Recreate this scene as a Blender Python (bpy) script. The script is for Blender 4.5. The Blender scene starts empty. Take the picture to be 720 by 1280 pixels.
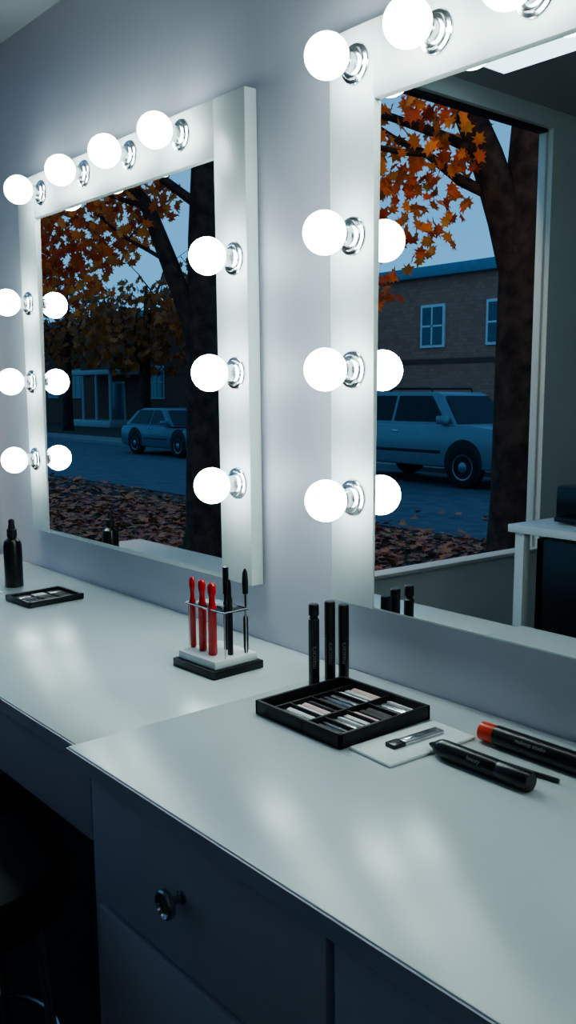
import bpy, bmesh, math, random
from mathutils import Vector, Matrix
random.seed(7)
PI=math.pi
# ------------------------------------------------------------------ materials
def mat(name, col, rough=0.5, metal=0.0, var=0.06, scale=8.0, bump=0.0, bscale=60.0, coat=0.0, spec=0.5, trans=0.0, col2=None):
    m=bpy.data.materials.new(name); m.use_nodes=True
    nt=m.node_tree; b=nt.nodes["Principled BSDF"]
    tc=nt.nodes.new("ShaderNodeTexCoord")
    n=nt.nodes.new("ShaderNodeTexNoise"); n.inputs["Scale"].default_value=scale; n.inputs["Detail"].default_value=5
    nt.links.new(tc.outputs["Object"],n.inputs["Vector"])
    r=nt.nodes.new("ShaderNodeValToRGB")
    c2=col2 if col2 else tuple(max(0,c*(1-var)) for c in col)
    c1=col if col2 else tuple(min(1,c*(1+var*0.5)) for c in col)
    r.color_ramp.elements[0].position=0.35; r.color_ramp.elements[1].position=0.65
    r.color_ramp.elements[0].color=(*c2,1); r.color_ramp.elements[1].color=(*c1,1)
    nt.links.new(n.outputs["Fac"],r.inputs["Fac"]); nt.links.new(r.outputs["Color"],b.inputs["Base Color"])
    b.inputs["Roughness"].default_value=rough; b.inputs["Metallic"].default_value=metal
    b.inputs["Specular IOR Level"].default_value=spec
    b.inputs["Coat Weight"].default_value=coat
    b.inputs["Transmission Weight"].default_value=trans
    if bump>0:
        n2=nt.nodes.new("ShaderNodeTexNoise"); n2.inputs["Scale"].default_value=bscale; n2.inputs["Detail"].default_value=4
        nt.links.new(tc.outputs["Object"],n2.inputs["Vector"])
        bp=nt.nodes.new("ShaderNodeBump"); bp.inputs["Strength"].default_value=bump; bp.inputs["Distance"].default_value=0.01
        nt.links.new(n2.outputs["Fac"],bp.inputs["Height"]); nt.links.new(bp.outputs["Normal"],b.inputs["Normal"])
    return m
def emis(name,col,s):
    m=bpy.data.materials.new(name); m.use_nodes=True; nt=m.node_tree
    b=nt.nodes["Principled BSDF"]; b.inputs["Base Color"].default_value=(.9,.9,.9,1)
    b.inputs["Emission Color"].default_value=(*col,1); b.inputs["Emission Strength"].default_value=s
    b.inputs["Roughness"].default_value=0.3
    return m
def leafmat(name,cols,transl=0.35):
    m=bpy.data.materials.new(name); m.use_nodes=True; nt=m.node_tree
    b=nt.nodes["Principled BSDF"]; b.inputs["Roughness"].default_value=.6
    g=nt.nodes.new("ShaderNodeNewGeometry"); r=nt.nodes.new("ShaderNodeValToRGB")
    el=r.color_ramp.elements
    el[0].color=(*cols[0],1); el[1].color=(*cols[-1],1)
    for i,c in enumerate(cols[1:-1]):
        e=el.new((i+1)/(len(cols)-1)); e.color=(*c,1)
    nt.links.new(g.outputs["Random Per Island"],r.inputs["Fac"]); nt.links.new(r.outputs["Color"],b.inputs["Base Color"])
    t=nt.nodes.new("ShaderNodeBsdfTranslucent"); nt.links.new(r.outputs["Color"],t.inputs["Color"])
    mx=nt.nodes.new("ShaderNodeMixShader"); mx.inputs[0].default_value=transl
    nt.links.new(b.outputs[0],mx.inputs[1]); nt.links.new(t.outputs[0],mx.inputs[2])
    nt.links.new(mx.outputs[0],nt.nodes["Material Output"].inputs["Surface"])
    return m
def brickmat(name,c1,c2,mortar):
    m=bpy.data.materials.new(name); m.use_nodes=True; nt=m.node_tree
    b=nt.nodes["Principled BSDF"]; b.inputs["Roughness"].default_value=.85
    tc=nt.nodes.new("ShaderNodeTexCoord"); mp=nt.nodes.new("ShaderNodeMapping"); mp.inputs["Rotation"].default_value=(PI/2,0,0)
    br=nt.nodes.new("ShaderNodeTexBrick"); br.inputs["Scale"].default_value=2.2
    br.inputs["Color1"].default_value=(*c1,1); br.inputs["Color2"].default_value=(*c2,1); br.inputs["Mortar"].default_value=(*mortar,1)
    nt.links.new(tc.outputs["Object"],mp.inputs[0]); nt.links.new(mp.outputs[0],br.inputs["Vector"]); nt.links.new(br.outputs["Color"],b.inputs["Base Color"])
    return m
m_wall=mat("wall_paint",(.56,.565,.65),.45,var=.04,scale=2,bump=.05,bscale=200)
m_wall2=mat("wall_paint_side",(.66,.74,.71),.6,var=.05,scale=2)
m_ceil=mat("ceiling_paint",(.36,.38,.41),.8,var=.03)
m_floor=mat("floor_vinyl",(.05,.05,.06),.45,var=.25,scale=5)
m_counter=mat("counter_laminate",(.65,.72,.72),.25,var=.03,scale=3,spec=.6)
m_cab=mat("cabinet_paint",(.52,.52,.61),.45,var=.05,scale=3)
m_cabedge=mat("counter_edge_band",(.44,.46,.53),.45,var=.04)
m_frame=mat("frame_white_lacquer",(.80,.86,.845),.35,var=.03,scale=3)
m_mirror=mat("mirror_silver",(.93,.95,.96),.0,metal=1,var=.0)
m_chrome=mat("chrome",(.72,.75,.76),.18,metal=1,var=.05)
m_chromed=mat("chrome_dark",(.40,.42,.44),.2,metal=1,var=.05)
m_chrome2=mat("chrome_dull",(.55,.57,.58),.3,metal=1,var=.05)
m_bulb=emis("bulb_glow",(.83,1.0,.965),17.5)
m_panel=emis("ceiling_panel_glow",(.60,.85,1.0),3.0)
m_fillpanel=emis("added_fill_glow_cool",(.52,.66,1.0),1.4)  # glow of the added fill panel, cool light for the front faces
m_black=mat("black_plastic",(.010,.010,.012),.28,var=.2)
m_blackm=mat("black_matte",(.014,.014,.016),.55,var=.2)
m_white=mat("white_foam",(.82,.84,.85),.6,var=.04)
m_red=mat("red_gloss",(.62,.010,.016),.22,var=.2,coat=.4)
m_orange=mat("orange_red_cap",(.80,.06,.02),.3,var=.1)
m_clear=mat("clear_acrylic",(.92,.96,.96),.05,trans=1.0,var=.01)
m_silver=mat("pan_silver",(.62,.63,.66),.25,metal=.8,var=.2,scale=40)
m_pink=mat("powder_pink",(.72,.50,.47),.7,var=.12,scale=60)
m_pearl=mat("powder_pearl",(.75,.74,.74),.5,var=.12,scale=60)
m_dkpow=mat("powder_dark",(.06,.05,.055),.6,var=.2,scale=60)
m_tissue=mat("tissue_paper",(.84,.90,.90),.7,var=.04,bump=.3,bscale=40)
m_label=mat("label_ink",(.26,.27,.28),.5,var=.02)
m_asph=mat("asphalt",(.10,.12,.145),.8,var=.25,scale=3)
m_soil=mat("leaf_litter_ground",(.10,.06,.04),.9,scale=14,col2=(.03,.04,.025))
m_conc=mat("sidewalk_concrete",(.25,.25,.25),.85,var=.15,scale=5)
m_bark=mat("bark",(.070,.045,.034),.9,scale=9,col2=(.020,.014,.012),bump=.8,bscale=25)
m_leaf=leafmat("maple_leaf",[(.70,.14,.03),(.95,.28,.05),(.85,.36,.08),(.50,.08,.03),(.90,.20,.04)],.45)
m_leafd=leafmat("maple_leaf_dim",[(.35,.10,.03),(.7,.22,.05),(.16,.10,.04),(.5,.13,.03)])
m_leaff=leafmat("fallen_leaf",[(.60,.15,.06),(.3,.10,.05),(.75,.24,.08),(.2,.08,.05)],.05)
m_brick=brickmat("brick_tan",(.42,.18,.12),(.50,.23,.16),(.28,.19,.16))
m_brickd=brickmat("brick_dark",(.15,.07,.05),(.18,.09,.07),(.10,.08,.07))
m_roof=mat("roof_metal",(.16,.28,.38),.6,var=.1)
m_trimw=mat("outdoor_trim_white",(.70,.72,.72),.6,var=.05)
m_trimg=mat("porch_trim_grey",(.38,.40,.42),.6,var=.05)
m_pane=mat("dark_window_glass",(.05,.09,.14),.1,var=.2)
m_carp=mat("car_paint_silver",(.20,.235,.27),.35,metal=.3,var=.04,coat=.2)
m_carp2=mat("car_paint_slate",(.09,.14,.19),.35,metal=.2,var=.04,coat=.2)
m_carp3=mat("car_paint_navy",(.03,.08,.2),.35,metal=.2,var=.04,coat=.15)
m_carg=mat("car_glass",(.012,.018,.026),.3,var=.1,spec=.25)
m_tire=mat("tire_rubber",(.012,.012,.013),.8,var=.2)
m_rim=mat("wheel_rim",(.25,.27,.3),.35,metal=.8,var=.1)
m_lamp=mat("headlight_lens",(.7,.75,.8),.1,var=.02)
m_tail=mat("taillight_lens",(.4,.02,.02),.2,var=.02)

# ------------------------------------------------------------------ builder
class B:
    def __init__(s,name): s.n=name; s.bm=bmesh.new(); s.mats=[]
    def mi(s,m):
        if m not in s.mats: s.mats.append(m)
        return s.mats.index(m)
    def _fin(s,faces,m):
        i=s.mi(m)
        for f in faces:
            f.material_index=i; f.smooth=True
    def box(s,x0,x1,y0,y1,z0,z1,m,bev=0,M=None,seg=2):
        bm2=bmesh.new(); bmesh.ops.create_cube(bm2,size=1)
        for v in bm2.verts:
            v.co=Vector(((x0+x1)/2+v.co.x*(x1-x0),(y0+y1)/2+v.co.y*(y1-y0),(z0+z1)/2+v.co.z*(z1-z0)))
        if bev>0: bmesh.ops.bevel(bm2,geom=bm2.edges[:],offset=bev,segments=seg,affect='EDGES',profile=.5)
        s._merge(bm2,m,M)
    def _merge(s,bm2,m,M=None):
        if M: bmesh.ops.transform(bm2,matrix=M,verts=bm2.verts)
        vm={v:s.bm.verts.new(v.co) for v in bm2.verts}
        fs=[]
        for f in bm2.faces:
            try: fs.append(s.bm.faces.new([vm[v] for v in f.verts]))
            except ValueError: pass
        s._fin(fs,m); bm2.free()
    def lathe(s,prof,m,M=None,seg=28):
        bm2=bmesh.new(); rings=[]
        for r,z in prof:
            if r<1e-6: rings.append([bm2.verts.new((0,0,z))])
            else: rings.append([bm2.verts.new((r*math.cos(2*PI*k/seg),r*math.sin(2*PI*k/seg),z)) for k in range(seg)])
        for a,b in zip(rings,rings[1:]):
            for k in range(seg):
                k2=(k+1)%seg
                if len(a)==1 and len(b)==1: continue
                if len(a)==1: bm2.faces.new((a[0],b[k2],b[k]))
                elif len(b)==1: bm2.faces.new((a[k],a[k2],b[0]))
                else: bm2.faces.new((a[k],a[k2],b[k2],b[k]))
        if len(rings[0])>1: bm2.faces.new(rings[0][::-1])
        if len(rings[-1])>1: bm2.faces.new(rings[-1])
        s._merge(bm2,m,M)
    def tube(s,pts,rad,m,seg=10):
        bm2=bmesh.new(); pts=[Vector(p) for p in pts]
        if not hasattr(rad,'__len__'): rad=[rad]*len(pts)
        rings=[]; prev=None
        for i,p in enumerate(pts):
            d=(pts[min(i+1,len(pts)-1)]-pts[max(i-1,0)]).normalized()
            if prev is None:
                a=d.orthogonal().normalized()
            else:
                a=(prev-d*prev.dot(d)).normalized()
            prev=a; b=d.cross(a)
            rings.append([bm2.verts.new(p+(a*math.cos(2*PI*k/seg)+b*math.sin(2*PI*k/seg))*rad[i]) for k in range(seg)])
        for a,b in zip(rings,rings[1:]):
            for k in range(seg): bm2.faces.new((a[k],a[(k+1)%seg],b[(k+1)%seg],b[k]))
        bm2.faces.new(rings[0][::-1]); bm2.faces.new(rings[-1])
        s._merge(bm2,m)
    def prism(s,prof,y0,y1,m,bev=0,inset=0):
        zl=min(z for x,z in prof); zh=max(z for x,z in prof)
        bm2=bmesh.new()
        def yy(y,z,sg): return y+sg*inset*(z-zl)/(zh-zl)
        a=[bm2.verts.new((x,yy(y0,z,1),z)) for x,z in prof]; b=[bm2.verts.new((x,yy(y1,z,-1),z)) for x,z in prof]
        bm2.faces.new(a); bm2.faces.new(b[::-1]); n=len(a)
        for i in range(n): bm2.faces.new((a[i],b[i],b[(i+1)%n],a[(i+1)%n]))
        bmesh.ops.recalc_face_normals(bm2,faces=bm2.faces)
        if bev>0: bmesh.ops.bevel(bm2,geom=bm2.edges[:],offset=bev,segments=3,affect='EDGES',profile=.5,clamp_overlap=True)
        s._merge(bm2,m)
    def poly(s,vs,m):
        s._fin([s.bm.faces.new([s.bm.verts.new(v) for v in vs])],m)
    def finish(s,parent=None,angle=35):
        me=bpy.data.meshes.new(s.n); s.bm.normal_update(); s.bm.to_mesh(me); s.bm.free()
        for m in s.mats: me.materials.append(m)
        me.set_sharp_from_angle(angle=math.radians(angle))
        co=[v.co for v in me.vertices]
        c=Vector([(min(v[i] for v in co)+max(v[i] for v in co))/2 for i in range(3)])
        me.transform(Matrix.Translation(-c))
        o=bpy.data.objects.new(s.n,me); bpy.context.collection.objects.link(o); o.location=c
        if parent: o.parent=parent; o.location=c-parent.location
        return o
def empty(name,loc):
    e=bpy.data.objects.new(name,None); e.empty_display_size=.1; bpy.context.collection.objects.link(e); e.location=loc; return e
def T(x,y,z): return Matrix.Translation((x,y,z))
def R(a,ax): return Matrix.Rotation(a,4,ax)
def label(txt,size,M,parent,m=None):
    cu=bpy.data.curves.new("label_text","FONT"); cu.body=txt; cu.size=size; cu.align_x='CENTER'; cu.align_y='CENTER'; cu.extrude=.0001
    cu.materials.append(m or m_label)
    o=bpy.data.objects.new("label_text",cu); bpy.context.collection.objects.link(o)
    o.parent=parent; o.matrix_parent_inverse=Matrix.Translation(-parent.location); o.matrix_basis=M
    return o

# ------------------------------------------------------------------ room shell
CH=2.74
def simple(name,boxes,m,bev=0):
    b=B(name)
    for bx in boxes: b.box(*bx,m,bev)
    return b.finish()
simple("wall_back",[(-3.07,3.0,0,.12,-.65,CH)],m_wall)
WY0,WY1,WZ0,WZ1=-3.10,-.10,.43,2.65
simple("wall_left",[(-3.07,-3,-5.0,WY0,-.65,CH),(-3.07,-3,WY1,0,-.65,CH),(-3.07,-3,WY0,WY1,-.65,WZ0),(-3.07,-3,WY0,WY1,WZ1,CH)],m_wall2)
simple("wall_front",[(-3.07,3.0,-5.12,-5.0,-.65,CH)],m_wall2)
simple("wall_right",[(3.0,3.12,-5.12,.12,-.65,CH)],m_wall2)
simple("floor",[(-3.0,3.0,-5.0,0,-.1,0)],m_floor)
simple("ceiling",[(-3.07,3.12,-5.12,.12,CH,CH+.1)],m_ceil)
simple("trim_1",[(-3.0,3.0,-.22,0,2.307,CH)],m_ceil)
simple("baseboard_back",[(-3.0,3.0,-.012,0,0,.09)],m_frame,.002)
w=B("window_1"); fw=.02
w.box(-3.075,-3.03,WY0,WY0+fw,WZ0,WZ1,m_wall2,.002); w.box(-3.075,-3.03,WY1-fw,WY1,WZ0,WZ1,m_wall2,.002)
w.box(-3.08,-2.985,WY0,WY1,WZ0,WZ0+.02,m_wall2,.003); w.box(-3.075,-3.03,WY0,WY1,WZ1-fw,WZ1,m_blackm,.002)
w.finish()
c=B("added_fill_panel"); c.box(-2.80,-2.20,-2.42,-2.12,CH-.02,CH,m_frame,.003); c.box(-2.78,-2.22,-2.40,-2.14,CH-.025,CH-.018,m_panel); c.finish()
c=B("added_fill_panel"); c.box(-.2,1.1,-3.9,-3.2,CH-.02,CH,m_frame,.003); c.box(-.18,1.08,-3.88,-3.22,CH-.025,CH-.018,m_fillpanel); c.finish()  # unseen panel added as cool fill for the cabinet fronts

# ------------------------------------------------------------------ mirrors
def vanity_mirror(x0,x1,gx0,gx1,z0,z1,gz0,gz1,tops,cols,ztop):
    e=empty("vanity_mirror",((x0+x1)/2,-.015,(z0+z1)/2))
    f=B("frame"); yb=-.001; yf=-.032
    f.box(x0,gx0,yf,yb,z0,z1,m_frame,.002); f.box(gx1,x1,yf,yb,z0,z1,m_frame,.002)
    f.box(gx0-.003,gx1+.003,yf,yb,gz1,z1,m_frame,.002); f.box(gx0-.003,gx1+.003,yf+.004,yb,z0,gz0,m_frame,.001)
    f.finish(e)
    # glass leans back very slightly: bottom edge forward, top edge recessed
    g=B("mirror_glass"); zm=gz0; Mg=T(0,-.030,zm)@R(math.radians(-.45),'X')@T(0,.030,-zm)
    g.box(gx0-.001,gx1+.001,-.030,-.012,gz0-.001,gz1+.001,m_mirror,0,Mg); g.finish(e)
    s=B("sockets"); l=B("bulbs")
    pos=list(tops)+cols
    for x,z in pos:
        M=T(x,yf,z)@R(PI/2,'X')
        s.lathe([(.034,0),(.034,.002),(.0325,.004),(.027,.0055),(.0255,.0075),(.025,.010),(.022,.0115),(.0185,.012),(.0175,.014),(.0170,.028),(.0178,.030),(.0178,.034),(.0155,.036)],m_chrome,M,36)
        rr=.0380; cz=.066
        prof=[(.0145,.030)]
        a0=math.asin(.0145/rr)
        for k in range(0,17):
            a=a0+(PI-a0)*k/16
            prof.append((rr*math.sin(a) if k<16 else 0,cz-rr*math.cos(a)))
        l.lathe(prof,m_bulb,M,24)
    s.finish(e); l.finish(e,80)
vanity_mirror(-2.645,-1.547,-2.535,-1.657,.872,1.885,.885,1.769,[(-1.778,1.838),(-2.0,1.838),(-2.230,1.836),(-2.485,1.830)],
  [(-2.600,1.538),(-2.602,1.314),(-2.602,1.087),(-1.592,1.556),(-1.593,1.322),(-1.593,1.089)],1.838)
vanity_mirror(-1.295,.185,-1.182,.068,.888,1.905,.893,1.777,[(x,1.843) for x in(-1.228,-1.043,-.858,-.673,-.488,-.303,-.118,.067)],
  [(x,z) for x in(-1.236,.126) for z in(1.556,1.322,1.089)],1.843)

# ------------------------------------------------------------------ counter
e=empty("vanity_counter",(-1,-.3,.375))
t=B("countertop_left"); t.box(-2.96,-1.273,-.585,-.002,.724,.7485,m_counter,.002); t.box(-2.96,-1.273,-.588,-.5845,.7245,.7465,m_cabedge); t.finish(e)
t=B("countertop_right"); t.box(-1.271,1.2,-.60,-.002,.724,.75,m_counter,.002); t.box(-1.271,1.2,-.603,-.5995,.7245,.748,m_cabedge); t.finish(e)
t=B("apron_drawer"); t.box(-2.93,-1.27,-.565,-.545,.583,.722,m_cab,.003); t.box(-2.96,-2.93,-.56,-.02,0,.724,m_cab,.003); t.finish(e)
t=B("cabinet_carcass"); t.box(-1.262,1.18,-.568,-.02,.08,.724,m_cab,.002); t.box(-1.22,1.15,-.52,-.03,0,.08,m_blackm); t.finish(e)
xs=[(-1.215,-.690),(-.678,-.155),(-.143,.376),(.388,.9)]
for i,(a,b_) in enumerate(xs):
    for j,(za,zb) in enumerate([(.522,.716),(.305,.512),(.095,.295)]):
        t=B("drawer_front_%d_%d"%(i+1,j+1)); t.box(a,b_,-.588,-.5675,za,zb,m_cab,.003); t.finish(e)
        k=B("drawer_knob_%d_%d"%(i+1,j+1)); cx=(a+b_)/2-.022; cz=(za+zb)/2+.010
        M=T(cx,-.588,cz)@R(PI/2,'X')
        k.lathe([(.010,0),(.010,.002),(.0055,.004),(.0055,.018),(.008,.022)],m_chromed,M,20)
        k.lathe([(.0165,.020),(.0195,.022),(.0205,.0255),(.0195,.029),(.017,.031),(.015,.029),(.0135,.0265),(0,.026)],m_chromed,M,32)
        k.finish(e)

# ------------------------------------------------------------------ stool
s=B("stool"); sx,sy=-1.445,-.72; zs=.01
s.lathe([(.15,.44+zs),(.170,.445+zs),(.178,.465+zs),(.178,.50+zs),(.170,.52+zs),(.15,.53+zs),(0,.532+zs)],m_blackm,T(sx,sy,0),36)
s.lathe([(.02,.40+zs),(.12,.41+zs),(.12,.44+zs)],m_blackm,T(sx,sy,0),24)
for k in range(4):
    a=PI/4+k*PI/2
    s.tube([(sx+.13*math.cos(a),sy+.13*math.sin(a),.42+zs),(sx+.17*math.cos(a),sy+.17*math.sin(a),.0)],.008,m_chromed,12)
ring=[(sx+.152*math.cos(2*PI*k/40),sy+.152*math.sin(2*PI*k/40),.19) for k in range(41)]
s.tube(ring,.005,m_chromed,8)
s.finish()

# ------------------------------------------------------------------ counter items
Zc=.75; Zl=.7485
b=B("dropper_bottle"); M=T(-2.447,-.182,Zl)
b.lathe([(.022,0),(.025,.003),(.025,.115),(.022,.128),(.012,.136),(.012,.140)],m_black,M)
b.lathe([(.0135,.140),(.0135,.160),(.010,.163),(.008,.175),(.008,.184),(.005,.189),(0,.190)],m_blackm,M)
b.finish()
b=B("facial_tissue"); b.box(-2.50,-2.38,-.37,-.24,Zl,Zl+.004,m_tissue,.0015); b.finish()
b=B("eyeshadow_compact"); M=T(-2.235,-.19,Zl)@R(.06,'Z')
b.box(-.065,.065,-.078,.078,0,.007,m_black,.002,M)
b.box(-.065,.065,-.078,-.070,.006,.015,m_black,.001,M); b.box(-.065,.065,.070,.078,.006,.015,m_black,.001,M)
b.box(-.065,-.057,-.078,.078,.006,.015,m_black,.001,M); b.box(.057,.065,-.078,.078,.006,.015,m_black,.001,M)
for i,(mx,my) in enumerate([(-.03,-.045),(.0,-.045),(.03,-.045),(-.03,0),(.0,0),(.03,0),(-.03,.045),(.0,.045),(.03,.045)]):
    b.box(mx-.012,mx+.012,my-.018,my+.018,.006,.010,[m_silver,m_dkpow,m_dkpow,m_pearl,m_dkpow,m_dkpow][i%6],.001,M)
b.finish()
e=empty("lip_gloss_holder",(-1.455,-.187,Zc))
b=B("base"); M=T(-1.457,-.187,Zl)@R(.04,'Z')
b.box(-.068,.068,-.060,.060,0,.016,m_black,.0015,M)
b.box(-.060,.060,-.052,.052,.0155,.032,m_white,.003,M); b.finish(e)
b=B("rack")
b.box(-.062,.062,-.030,.030,.120,.1225,m_clear,.0008,M)
for sx_ in(-.058,.058):
    for sy_ in(-.026,.026): b.tube([M@Vector((sx_,sy_,.032)),M@Vector((sx_,sy_,.121))],.0012,m_chrome,8)
b.tube([M@Vector(p) for p in((-.062,-.030,.1235),(.062,-.030,.1235),(.062,.030,.1235),(-.062,.030,.1235),(-.062,-.030,.1235))],.0011,m_chrome,6)
b.finish(e)
def gloss(x,y,m,h=.155,r=.0072,nm="lip_gloss"):
    b=B(nm); M=T(x,y,Zl+.032)
    b.lathe([(r*.85,0),(r,.003),(r,h*.66),(r*1.02,h*.665),(r*1.02,h*.68)],m,M,20)
    b.lathe([(r*.85,h*.68),(r*.72,h*.74),(r*.70,h*.80),(r*.95,h*.87),(r*.95,h*.94),(r*.8,h*.98),(r*.45,h),(0,h*1.003)],m,M,20)
    b.finish(e)
gloss(-1.512,-.207,m_red,.142,.0062); gloss(-1.478,-.207,m_red,.142,.0080); gloss(-1.440,-.210,m_red,.142,.0088)
b=B("slim_mascara"); M=T(-1.455,-.166,Zl+.032); b.lathe([(.006,0),(.006,.095),(.0045,.097),(.0045,.11),(.006,.112),(.006,.165),(0,.167)],m_black,M,18); b.finish(e)
b=B("eyeliner_pen"); M=T(-1.418,-.184,Zl+.032); b.lathe([(.0055,0),(.0055,.11),(.004,.115),(.0035,.14),(.0015,.148),(0,.149)],m_black,M,18); b.finish(e)
b=B("mascara_wand"); M=T(-1.409,-.153,Zl+.032); b.lathe([(.0035,0),(.005,.01),(.005,.07),(.002,.075),(.002,.115),(.0055,.118),(.0062,.14),(.005,.158),(.002,.166),(0,.167)],m_black,M,18); b.finish(e)
# makeup tray
e=empty("makeup_tray",(-1.09,-.195,Zc))
b=B("tray"); x0,x1,y0,y1=-1.195,-.985,-.295,-.095
b.box(x0,x1,y0,y1,Zc,Zc+.004,m_blackm,.001)
for bx in[(x0,x0+.006,y0,y1),(x1-.006,x1,y0,y1),(x0,x1,y0,y0+.006),(x0,x1,y1-.006,y1)]: b.box(*bx,Zc+.001,Zc+.024,m_blackm,.001)
b.box(x0+.030,x0+.034,y0,y1,Zc+.002,Zc+.017,m_blackm,.0005); b.box(-1.076,-1.072,y0,y1,Zc+.002,Zc+.019,m_blackm,.0005)
for yy in(-.248,-.200,-.150): b.box(x0+.032,x1,yy-.0015,yy+.0015,Zc+.002,Zc+.017,m_blackm,.0005)
b.finish(e)
b=B("powder_pans")
ys=[(-.288,-.251),(-.245,-.203),(-.197,-.153),(-.147,-.103)]
k=0
for xa,xb in((-1.158,-1.079),(-1.069,-.993)):
    for ya,yb_ in ys:
        ww=(yb_-ya)
        for q in range(3):
            a=ya+.003+q*ww/3
            cm=[m_silver,m_dkpow,m_pearl,m_silver,m_dkpow,m_pink,m_pearl][(q*3+k*2)%7]
            Mt=T(0,a+ww/6,Zc+.009)@R(.25*((k+q)%3-1),'X')@T(0,-(a+ww/6),-(Zc+.009))
            b.box(xa+.003,xb-.003,a,a+ww/3-.004,Zc+.005,Zc+.0125,cm,.0012,Mt)
        k+=1
b.finish(e)
def mascara(x,y,h,step):
    e=empty("mascara_tube",(x,y,Zc)); b=B("tube"); r=.0098; M=T(x,y,Zc)
    if step: b.lathe([(r*.9,0),(r,.002),(r,h-.028),(r*.75,h-.026),(r*.75,h-.022),(r*.95,h-.020),(r*.95,h-.002),(r*.8,h),(0,h)],m_black,M)
    else: b.lathe([(r*.9,0),(r,.002),(r,h*.58),(r*.96,h*.582),(r*.96,h*.588),(r,h*.59),(r,h-.002),(r*.85,h),(0,h)],m_black,M)
    b.finish(e)
    n=Vector((-x,-1.2-y,0)).normalized(); a=math.atan2(n.x,-n.y)
    Mx=T(x+n.x*(r+.0002),y+n.y*(r+.0002),Zc+h*.42)@R(a,'Z')@R(PI/2,'X')@R(PI/2,'Z')
    label("mascara",.0125,Mx,e)
mascara(-1.209,-.152,.163,True); mascara(-1.209,-.114,.162,False); mascara(-1.205,-.084,.152,False)
# wipe packet
e=empty("wipe_packet",(-.93,-.195,Zc))
b=B("packet"); M=T(-.930,-.195,Zc)@R(-.05,'Z')
b.box(-.045,.045,-.090,.090,0,.005,m_tissue,.002,M)
b.finish(e)
b=B("tweezer_case"); M=T(-.932,-.190,Zc+.005)@R(-.05,'Z')
b.box(-.010,.010,-.050,.055,0,.006,m_silver,.0015,M); b.box(-.0105,.0105,-.051,-.027,-.0,.0065,m_black,.001,M)
b.box(-.004,.004,-.020,.045,.0055,.0068,m_chrome,.0005,M)
b.finish(e)
label("50",.012,T(-.934,-.228,Zc+.0118)@R(PI/2,'Z'),e)
def rx(x,y,z): return T(x,y,z)@R(PI/2,'Y')
e=empty("lip_crayon",(-.79,-.10,Zc)); b=B("body"); M=rx(-.873,-.102,Zc+.0155)
b.lathe([(.012,0),(.0145,.002),(.0145,.026),(.0135,.028)],m_orange,M)
b.lathe([(.0135,.027),(.0155,.029),(.0155,.178),(.0145,.181),(.010,.182)],m_black,M); b.finish(e)
label("makeup studio",.009,T(-.775,-.1152,Zc+.0235)@R(math.radians(55),'X'),e)
e=empty("concealer_tube",(-.80,-.20,Zc)); b=B("body"); M=rx(-.892,-.200,Zc+.014)
b.lathe([(.0015,0),(.004,.004),(.006,.010),(.011,.017),(.0135,.024),(.014,.030),(.014,.125),(.0132,.127),(.0132,.129),(.014,.131),(.014,.178),(.0125,.181),(0,.181)],m_black,M); b.finish(e)
label("beauty",.009,T(-.80,-.2125,Zc+.0208)@R(math.radians(60),'X'),e)
b=B("eyeliner_pencil"); M=T(-.822,-.160,Zc+.0035)@R(.10,'Z')@R(PI/2,'Y')
b.lathe([(.0005,0),(.0032,.012),(.0034,.014),(.0034,.118),(.0028,.12),(0,.12)],m_black,M,10); b.finish()

# ------------------------------------------------------------------ desk opposite (seen in mirror)
d=B("desk"); x0,x1,y0,y1=-2.13,-.93,-2.27,-1.67; DZ=.80
d.box(x0,x1,y0,y1,DZ-.03,DZ,m_frame,.003)
for a in(x0+.02,x1-.06):
    for c_ in(y0+.02,y1-.06): d.box(a,a+.04,c_,c_+.04,0,DZ-.03,m_frame,.002)
d.box(x0+.09,x1-.06,y1-.10,y1-.06,.08,DZ-.05,m_black,.002); d.box(x0+.09,x0+.12,y0+.05,y1-.06,.08,DZ-.05,m_black,.002)
d.finish()
d=B("printer"); d.box(-2.05,-1.65,-2.15,-1.85,DZ,DZ+.14,m_black,.012); d.box(-2.02,-1.68,-1.86,-1.80,DZ+.01,DZ+.025,m_blackm,.003); d.box(-2.0,-1.7,-2.1,-1.95,DZ+.135,DZ+.15,m_blackm,.003); d.finish()

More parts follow.
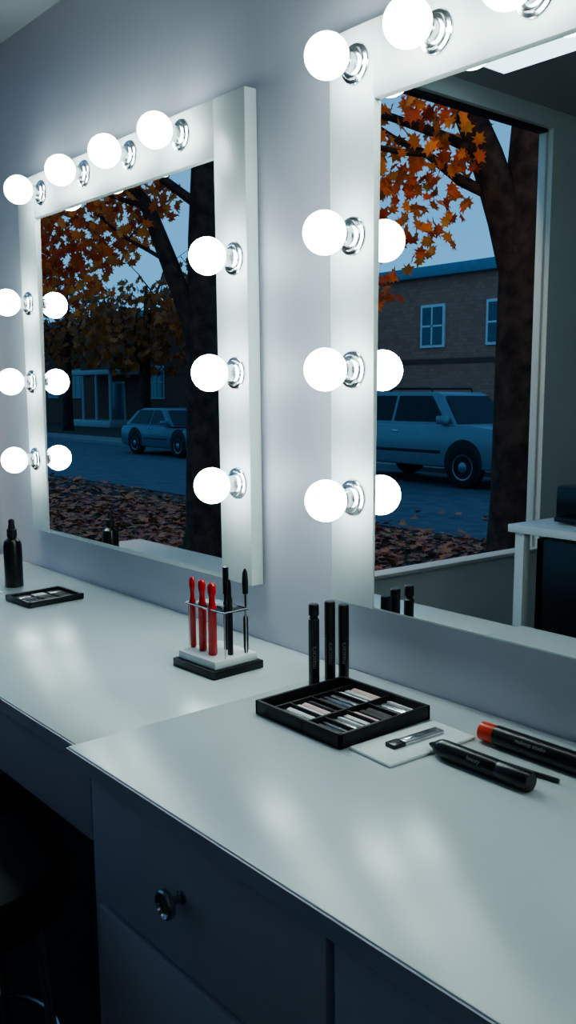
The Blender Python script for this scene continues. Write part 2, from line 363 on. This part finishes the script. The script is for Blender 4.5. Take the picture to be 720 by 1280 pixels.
# ------------------------------------------------------------------ outdoors
G=-.42
ground=simple("ground",[(-110,-3.07,-60,30,G-.2,G)],m_soil)
simple("street_road",[(-110,-3.2,-14.2,-7.4,G,G+.02)],m_asph)
simple("sidewalk",[(-110,-3.2,-16.6,-15.1,G,G+.05),(-110,-3.2,-14.4,-14.2,G,G+.12)],m_conc)
LEAF=[(0,-.5),(.05,-.22),(.33,-.30),(.27,-.08),(.5,.10),(.24,.14),(.20,.33),(.08,.24),(0,.5),(-.08,.24),(-.20,.33),(-.24,.14),(-.5,.10),(-.27,-.08),(-.33,-.30),(-.05,-.22)]
def leaves(name,clusters,m,parent=None,flat=False):
    vs=[];fs=[]
    for (c,r,n,s0,s1) in clusters:
        for _ in range(n):
            while True:
                q=Vector((random.uniform(-1,1),random.uniform(-1,1),random.uniform(-1,1)))
                if q.length<1: break
            p=Vector(c)+Vector((q.x*r[0],q.y*r[1],q.z*r[2]))
            if flat: p.z=c[2]+random.uniform(.0,r[2])
            if p.x>-3.3: continue
            if flat and -14.4<p.y<-7.3 and random.random()<.93: continue
            s=random.uniform(s0,s1)
            rm=(Matrix.Rotation(random.uniform(0,2*PI),3,'Z')@Matrix.Rotation(random.uniform(-.5,.5) if flat else random.uniform(.6,2.5),3,'X')@Matrix.Rotation(random.uniform(0,2*PI),3,'Z'))
            i0=len(vs)
            for (lx,ly) in LEAF: vs.append(p+rm@Vector((lx*s,ly*s,abs(lx)*s*.25)))
            fs.append(list(range(i0,i0+len(LEAF))))
    me=bpy.data.meshes.new(name); me.from_pydata(vs,[],fs); me.materials.append(m)
    o=bpy.data.objects.new(name,me); bpy.context.collection.objects.link(o)
    if parent: o.parent=parent; o.matrix_parent_inverse=Matrix.Translation(-parent.location)
    return o
def branchy(b,p,d,L,r,depth):
    pts=[Vector(p)];rad=[r]; dd=Vector(d).normalized()
    for i in range(5):
        dd=(dd+Vector((random.uniform(-.22,.22),random.uniform(-.22,.22),random.uniform(-.1,.2)))).normalized()
        pts.append(pts[-1]+dd*L/5); rad.append(r*(1-.14*(i+1)))
    b.tube(pts,rad,m_bark,8)
    if depth>0:
        for i in (2,3,4,5):
            nd=(dd+Vector((random.uniform(-1,1),random.uniform(-1,1),random.uniform(-.3,.6)))).normalized()
            branchy(b,pts[i],nd,L*.62,rad[i]*.6,depth-1)
def O(l,dy,dz=.1): return [(x,y+dy,z if z<G+.3 else z+dz) for x,y,z in l]
oy=-.14
e=empty("maple_tree",(-4.27,-4.53+oy,G)); b=B("trunk")
b.tube(O([(-4.27,-4.53,G+.005),(-4.27,-4.53,G+.25),(-4.27,-4.53,.4),(-4.28,-4.53,1.4),(-4.28,-4.54,2.3),(-4.27,-4.58,3.2),(-4.2,-4.7,4.6),(-4.1,-4.8,6.2)],oy),[.36,.28,.24,.225,.225,.19,.13,.07],m_bark,18)
b.tube(O([(-4.29,-4.50,1.9),(-4.38,-4.38,2.45),(-4.48,-4.25,2.9),(-4.63,-4.08,3.4),(-4.8,-3.9,4.2),(-5.0,-3.7,5.2)],oy),[.15,.14,.12,.10,.07,.04],m_bark,12)
b.tube(O([(-4.42,-4.33,2.6),(-4.6,-4.12,2.72),(-4.75,-3.93,2.9),(-4.92,-3.75,3.02),(-5.2,-3.4,3.3)],oy),[.05,.04,.03,.022,.012],m_bark,8)
branchy(b,(-4.62,-4.2,3.4),(-.6,.9,.2),1.6,.04,1); branchy(b,(-4.75,-4.0,3.0),(-.2,.8,-.1),1.0,.025,1)
branchy(b,(-4.48,-4.35,3.0),(-.9,.5,.5),1.8,.04,1); branchy(b,(-4.2,-4.8,4.4),(.3,.6,.8),2.0,.06,2)
branchy(b,(-4.27,-4.7,3.5),(-.8,-.3,.6),2.0,.06,2)
b.finish(e,60)
leaves("leaves",[((-4.95,-3.82,3.25),(.9,.8,.6),420,.09,.16),((-4.85,-3.82,2.55),(.6,.5,.40),170,.09,.15),((-4.85,-3.72,2.02),(.2,.18,.15),16,.1,.15),((-4.6,-4.4,4.7),(1.8,1.6,1.0),400,.1,.18)],m_leaf,e)
oy=-.07
e=empty("maple_tree",(-7.41,-3.83+oy,G)); b=B("trunk")
b.tube(O([(-7.41,-3.83,G+.005),(-7.41,-3.83,G+.3),(-7.42,-3.83,1.2),(-7.40,-3.84,2.6),(-7.38,-3.9,4.2),(-7.3,-4.0,6)],oy,.14),[.26,.18,.15,.14,.11,.06],m_bark,14)
b.tube(O([(-7.42,-3.80,1.45),(-7.48,-3.74,1.85),(-7.60,-3.6,2.35),(-7.72,-3.45,2.85),(-7.95,-3.17,3.35),(-8.3,-2.8,4.0)],oy,.14),[.10,.095,.085,.07,.05,.03],m_bark,10)
branchy(b,(-7.60,-3.67,2.5),(-.9,.5,.6),1.3,.022,1); branchy(b,(-7.72,-3.5,3.0),(-.8,.7,.3),1.6,.025,1); branchy(b,(-7.4,-3.9,3.0),(-.6,.8,.8),1.8,.05,2)
b.finish(e,60)
leaves("leaves",[((-8.9,-3.15,3.2),(1.6,1.1,.78),1700,.09,.16),((-8.3,-3.3,4.4),(1.8,1.5,.9),500,.1,.18),((-9.4,-3.2,2.45),(1.1,.8,.35),260,.09,.15)],m_leaf,e)
for (x,y,h) in((-41,-19,7),(-33,-18.5,6),(-52,-20,8),(-62,-23,9),(-28,-19.5,7)):
    e=empty("street_tree",(x,y,G)); b=B("trunk")
    b.tube([(x,y,G+.005),(x,y,G+1.5),(x+.1,y,G+3),(x+.2,y,G+h)],[.28,.22,.18,.06],m_bark,10)
    for k in range(4): branchy(b,(x+.1,y,G+2.3+k*.5),(random.uniform(-1,1),random.uniform(-1,1),.7),3.0,.09,1)
    b.finish(e,60)
    leaves("leaves",[((x,y,G+h*.72),(3.0,3.0,h*.33),900,.28,.5)],m_leafd,e)
leaves("leaf_litter",[((-8,-5,G+.03),(6,4,.05),6500,.09,.17),((-17,-5,G+.03),(8,2.4,.05),2500,.1,.2)],m_leaff,ground,True)
for yy,en in((-1.0,75),(-3.3,16)):  # unseen lamps added above the window to brighten and warm the leaves
    e=empty("added_leaf_lamp",(-3.2,yy,3.30)); b=B("added_lamp_shade")
    b.box(-3.10,-3.07,yy-.06,yy+.06,3.20,3.38,m_blackm,.005); b.tube([(-3.09,yy,3.34),(-3.2,yy,3.40),(-3.28,yy,3.35)],.012,m_blackm,8)
    b.lathe([(.02,.08),(.05,.07),(.10,.0),(.095,.0),(.045,.06),(0,.07)],m_blackm,T(-3.28,yy,3.28),20); b.finish(e)
    ld=bpy.data.lights.new("leaf_fill_light","POINT"); ld.energy=en; ld.color=(1.0,.74,.50); ld.shadow_soft_size=.05
    lo=bpy.data.objects.new("leaf_fill_light",ld); bpy.context.collection.objects.link(lo); lo.parent=e; lo.location=(-.08,0,-.05)
simple("wall_exterior_parapet",[(-3.07,-3.0,-5.12,.12,CH+.1,3.5)],m_brickd)
simple("trim_2",[(-3.16,-3.07,-3.3,.1,WZ1+.02,WZ1+.08)],m_trimg,.004)

def building(x0,x1,y,h,m,wins,doors=(),porch=None,tm=None):
    tm=tm or m_trimw
    e=empty("brick_building",((x0+x1)/2,y-4,G)); b=B("walls")
    b.box(x0,x1,y-8,y,G,h,m); b.box(x0-.2,x1+.2,y-8.2,y+.25,h,h+.35,m_roof,.03)
    b.box(x0,x1,y-.01,y+.04,2.3,2.45,m_brickd)
    if porch:
        px0,px1=porch
        b.box(px0,px1,y,y+1.8,2.3,2.55,tm,.03); b.box(px0,px1,y,y+1.8,G,G+.35,tm,.02)
        for q in range(4):
            xx=px0+.12+(px1-px0-.24)*q/3; b.tube([(xx,y+1.65,G+.3),(xx,y+1.65,2.32)],.09,tm,10)
    b.finish(e)
    w=B("windows")
    for (wx,wz,ww,wh) in wins:
        w.box(wx-ww/2-.09,wx+ww/2+.09,y,y+.06,wz-wh/2-.09,wz+wh/2+.09,tm)
        w.box(wx-ww/2,wx+ww/2,y+.05,y+.07,wz-wh/2,wz+wh/2,m_pane)
        w.box(wx-.03,wx+.03,y+.06,y+.09,wz-wh/2,wz+wh/2,tm); w.box(wx-ww/2,wx+ww/2,y+.06,y+.09,wz-.03,wz+.03,tm)
    for (wx,ww,wh) in doors:
        w.box(wx-ww/2-.1,wx+ww/2+.1,y,y+.06,G,G+wh+.1,tm); w.box(wx-ww/2,wx+ww/2,y+.05,y+.08,G,G+wh,m_pane)
    w.finish(e)
building(-29,-10,-22,5.05,m_brick,[(-20.7,3.5,.85,1.2),(-18.0,3.5,.85,1.2),(-23.8,3.5,.85,1.2),(-26.5,3.5,.85,1.2),(-15.5,3.5,.85,1.2)],[(-13,1.1,2.2)])
building(-62,-37,-24,5.2,m_brickd,[(-41,1.9,1.2,1.5),(-50,1.9,1.2,1.5),(-53,1.9,1.2,1.5),(-56,1.9,1.2,1.5)],[(-45,1.3,2.3)],(-47.5,-42.8),m_trimg)

def car(xr,xf,yn,H,W,paint,suv):
    L=xf-xr; e=empty("car",((xr+xf)/2,yn-W/2,G+.02)); g=G+.02; b=B("body")
    yA,yB=yn-W,yn
    k=H/1.6
    if suv:
        body=[(0,.42),(0,.98),(.06,1.04),(L-1.15,1.06),(L-.8,1.05),(L-.18,.99),(L-.04,.92),(L,.55),(L-.03,.38),(L-.3,.32),(.15,.34)]
        cab=[(.05,1.0),(.16,1.52),(.26,1.60),(L-1.80,1.60),(L-1.66,1.56),(L-1.10,1.0)]
        belt=1.09; top=1.53
        wins=[(.26,.36,1.0,1.0),(1.08,1.08,1.92,1.92),(2.0,2.0,L-1.86,L-1.40)]
        r=.38; wx=[.85,L-.90]
    else:
        body=[(0,.40),(.0,.88),(.10,.98),(.75,1.02),(L-1.5,1.0),(L-.3,.84),(L-.05,.72),(L,.5),(L-.05,.32),(L-.3,.26),(.2,.28)]
        cab=[(.15,1.0),(.55,1.48),(.85,1.60),(L-2.0,1.60),(L-1.85,1.56),(L-1.20,1.0)]
        belt=1.06; top=1.53
        wins=[(.42,.75,1.45,1.45),(1.52,1.52,L-2.05,L-1.50)]
        r=.32; wx=[.8,L-.85]
    sc=lambda pr:[(xr+x,g+z*k) for x,z in pr]
    b.prism(sc(body),yA,yB,paint,.05); b.prism(sc(cab),yA+.05,yB-.05,paint,.04,inset=.22)
    def yside(z,sg):
        ins=.05+.22*(z-1.0)/.6
        return (yB-ins+.012) if sg>0 else (yA+ins-.012)
    for (xa,xat,xbt,xb) in wins:
        for sg in(1,-1):
            q=[(xa,belt),(xb,belt),(xbt,top),(xat,top)]
            b.poly([(xr+x,yside(z,sg),g+z*k) for x,z in q],m_carg)
    def slant(p0,p1):
        off=.025 if p0[0]>1 else -.025
        def c(p,sg):
            ins=.05+.22*(p[1]-1.0)/.6+.07
            return (xr+p[0]+off,(yB-ins) if sg>0 else (yA+ins),g+p[1]*k+.01)
        b.poly([c(p0,-1),c(p0,1),c(p1,1),c(p1,-1)],m_carg)
    (xa,za),(xb,zb)=cab[5],cab[4]
    lp=lambda t:(xa+(xb-xa)*t,za+(zb-za)*t)
    slant(lp(.10),lp(.93))
    (xa,za),(xb,zb)=cab[0],cab[1]
    slant(lp(.15),lp(.93))
    for yy in(yA+.08,yB-.38): b.box(xf-.12,xf+.01,yy,yy+.30,g+.66*k,g+.82*k,m_lamp,.02); b.box(xr-.01,xr+.06,yy,yy+.22,g+.70*k,g+.95*k,m_tail,.02)
    b.box(xf-.08,xf+.015,yA+.45,yB-.45,g+.60*k,g+.80*k,m_blackm,.02)
    b.box(xf-.1,xf+.06,yA+.03,yB-.03,g+.38*k,g+.55*k,paint,.04); b.box(xr-.06,xr+.1,yA+.03,yB-.03,g+.38*k,g+.56*k,paint,.04)
    for yy,sg in((yB,1),(yA,-1)):
        mx=wins[-1][3]-.05
        ya,yb=sorted((yy-sg*.03,yy+sg*.14)); b.box(xr+mx,xr+mx+.2,ya,yb,g+1.06*k,g+1.2*k,paint,.03)
        ya,yb=sorted((yy-sg*.01,yy+sg*.012)); b.box(xr+wx[0]+.5,xf-1.45,ya,yb,g+.56*k,g+.61*k,m_blackm,.005)
        for dx in (wins[0][3]+.05,wins[-1][0]+.02): b.box(xr+dx,xr+dx+.16,ya,yb,g+.90*k,g+.93*k,m_chrome2,.005)
    if suv:
        for yy in(yA+.34,yB-.34): b.tube([(xr+.5,yy,g+1.59*k),(xr+.55,yy,g+1.66*k),(xf-2.0,yy,g+1.66*k),(xf-1.95,yy,g+1.59*k)],.02,m_blackm,6)
    b.finish(e,30)
    wv=B("wheels")
    for x in wx:
        for y,sg in((yB-.19,1),(yA+.19,-1)):
            M=T(xr+x,y,g+r)@R(-sg*PI/2,'X'); M2=T(xr+x,y,g+r+.07)@R(-sg*PI/2,'X')
            wv.lathe([(r+.055,.10),(r+.055,.196)],m_blackm,M2,28)
            wv.lathe([(r*.8,-.0),(r*.97,.01),(r,.04),(r,.17),(r*.94,.205),(r*.68,.212),(r*.66,.20)],m_tire,M,28)
            wv.lathe([(r*.65,.19),(r*.62,.205),(r*.5,.195),(r*.25,.20),(r*.12,.215),(0,.215)],m_rim,M,20)
    wv.finish(e)
car(-14.7,-10.0,-11.9,1.74,1.85,m_carp,True)
car(-24.0,-20.1,-12.3,1.30,1.7,m_carp2,False)
car(-38.0,-33.8,-12.3,1.4,1.7,m_carp3,False)

# ------------------------------------------------------------------ world (dusk sky)
wd=bpy.data.worlds.new("dusk_sky"); bpy.context.scene.world=wd; wd.use_nodes=True; nt=wd.node_tree
bg=nt.nodes["Background"]; tc=nt.nodes.new("ShaderNodeTexCoord"); sp=nt.nodes.new("ShaderNodeSeparateXYZ"); r=nt.nodes.new("ShaderNodeValToRGB")
nt.links.new(tc.outputs["Generated"],sp.inputs[0]); nt.links.new(sp.outputs["Z"],r.inputs["Fac"]); nt.links.new(r.outputs["Color"],bg.inputs["Color"])
r.color_ramp.elements[0].color=(.15,.42,.70,1); r.color_ramp.elements[1].color=(.10,.23,.45,1); r.color_ramp.elements[1].position=.8
bg.inputs["Strength"].default_value=1.2

# ------------------------------------------------------------------ camera
f=1160.0
d1=Vector((-962,148,-f)).normalized(); V=(f*f-86580)/148; up=Vector((-90,V,f)).normalized()
xw=-d1; zw=up; yw=zw.cross(xw)
Mc=Matrix((xw,yw,zw)).to_4x4()
cd=bpy.data.cameras.new("camera"); co=bpy.data.objects.new("camera",cd); bpy.context.collection.objects.link(co)
co.matrix_world=Matrix.Translation((0,-1.2,1.295))@Mc
cd.sensor_fit='VERTICAL'; cd.sensor_height=36; cd.lens=36*f/1280; cd.clip_start=.02; cd.clip_end=300
bpy.context.scene.camera=co
vs=bpy.context.scene.view_settings
try: vs.look='AgX - Medium High Contrast'
except Exception: pass
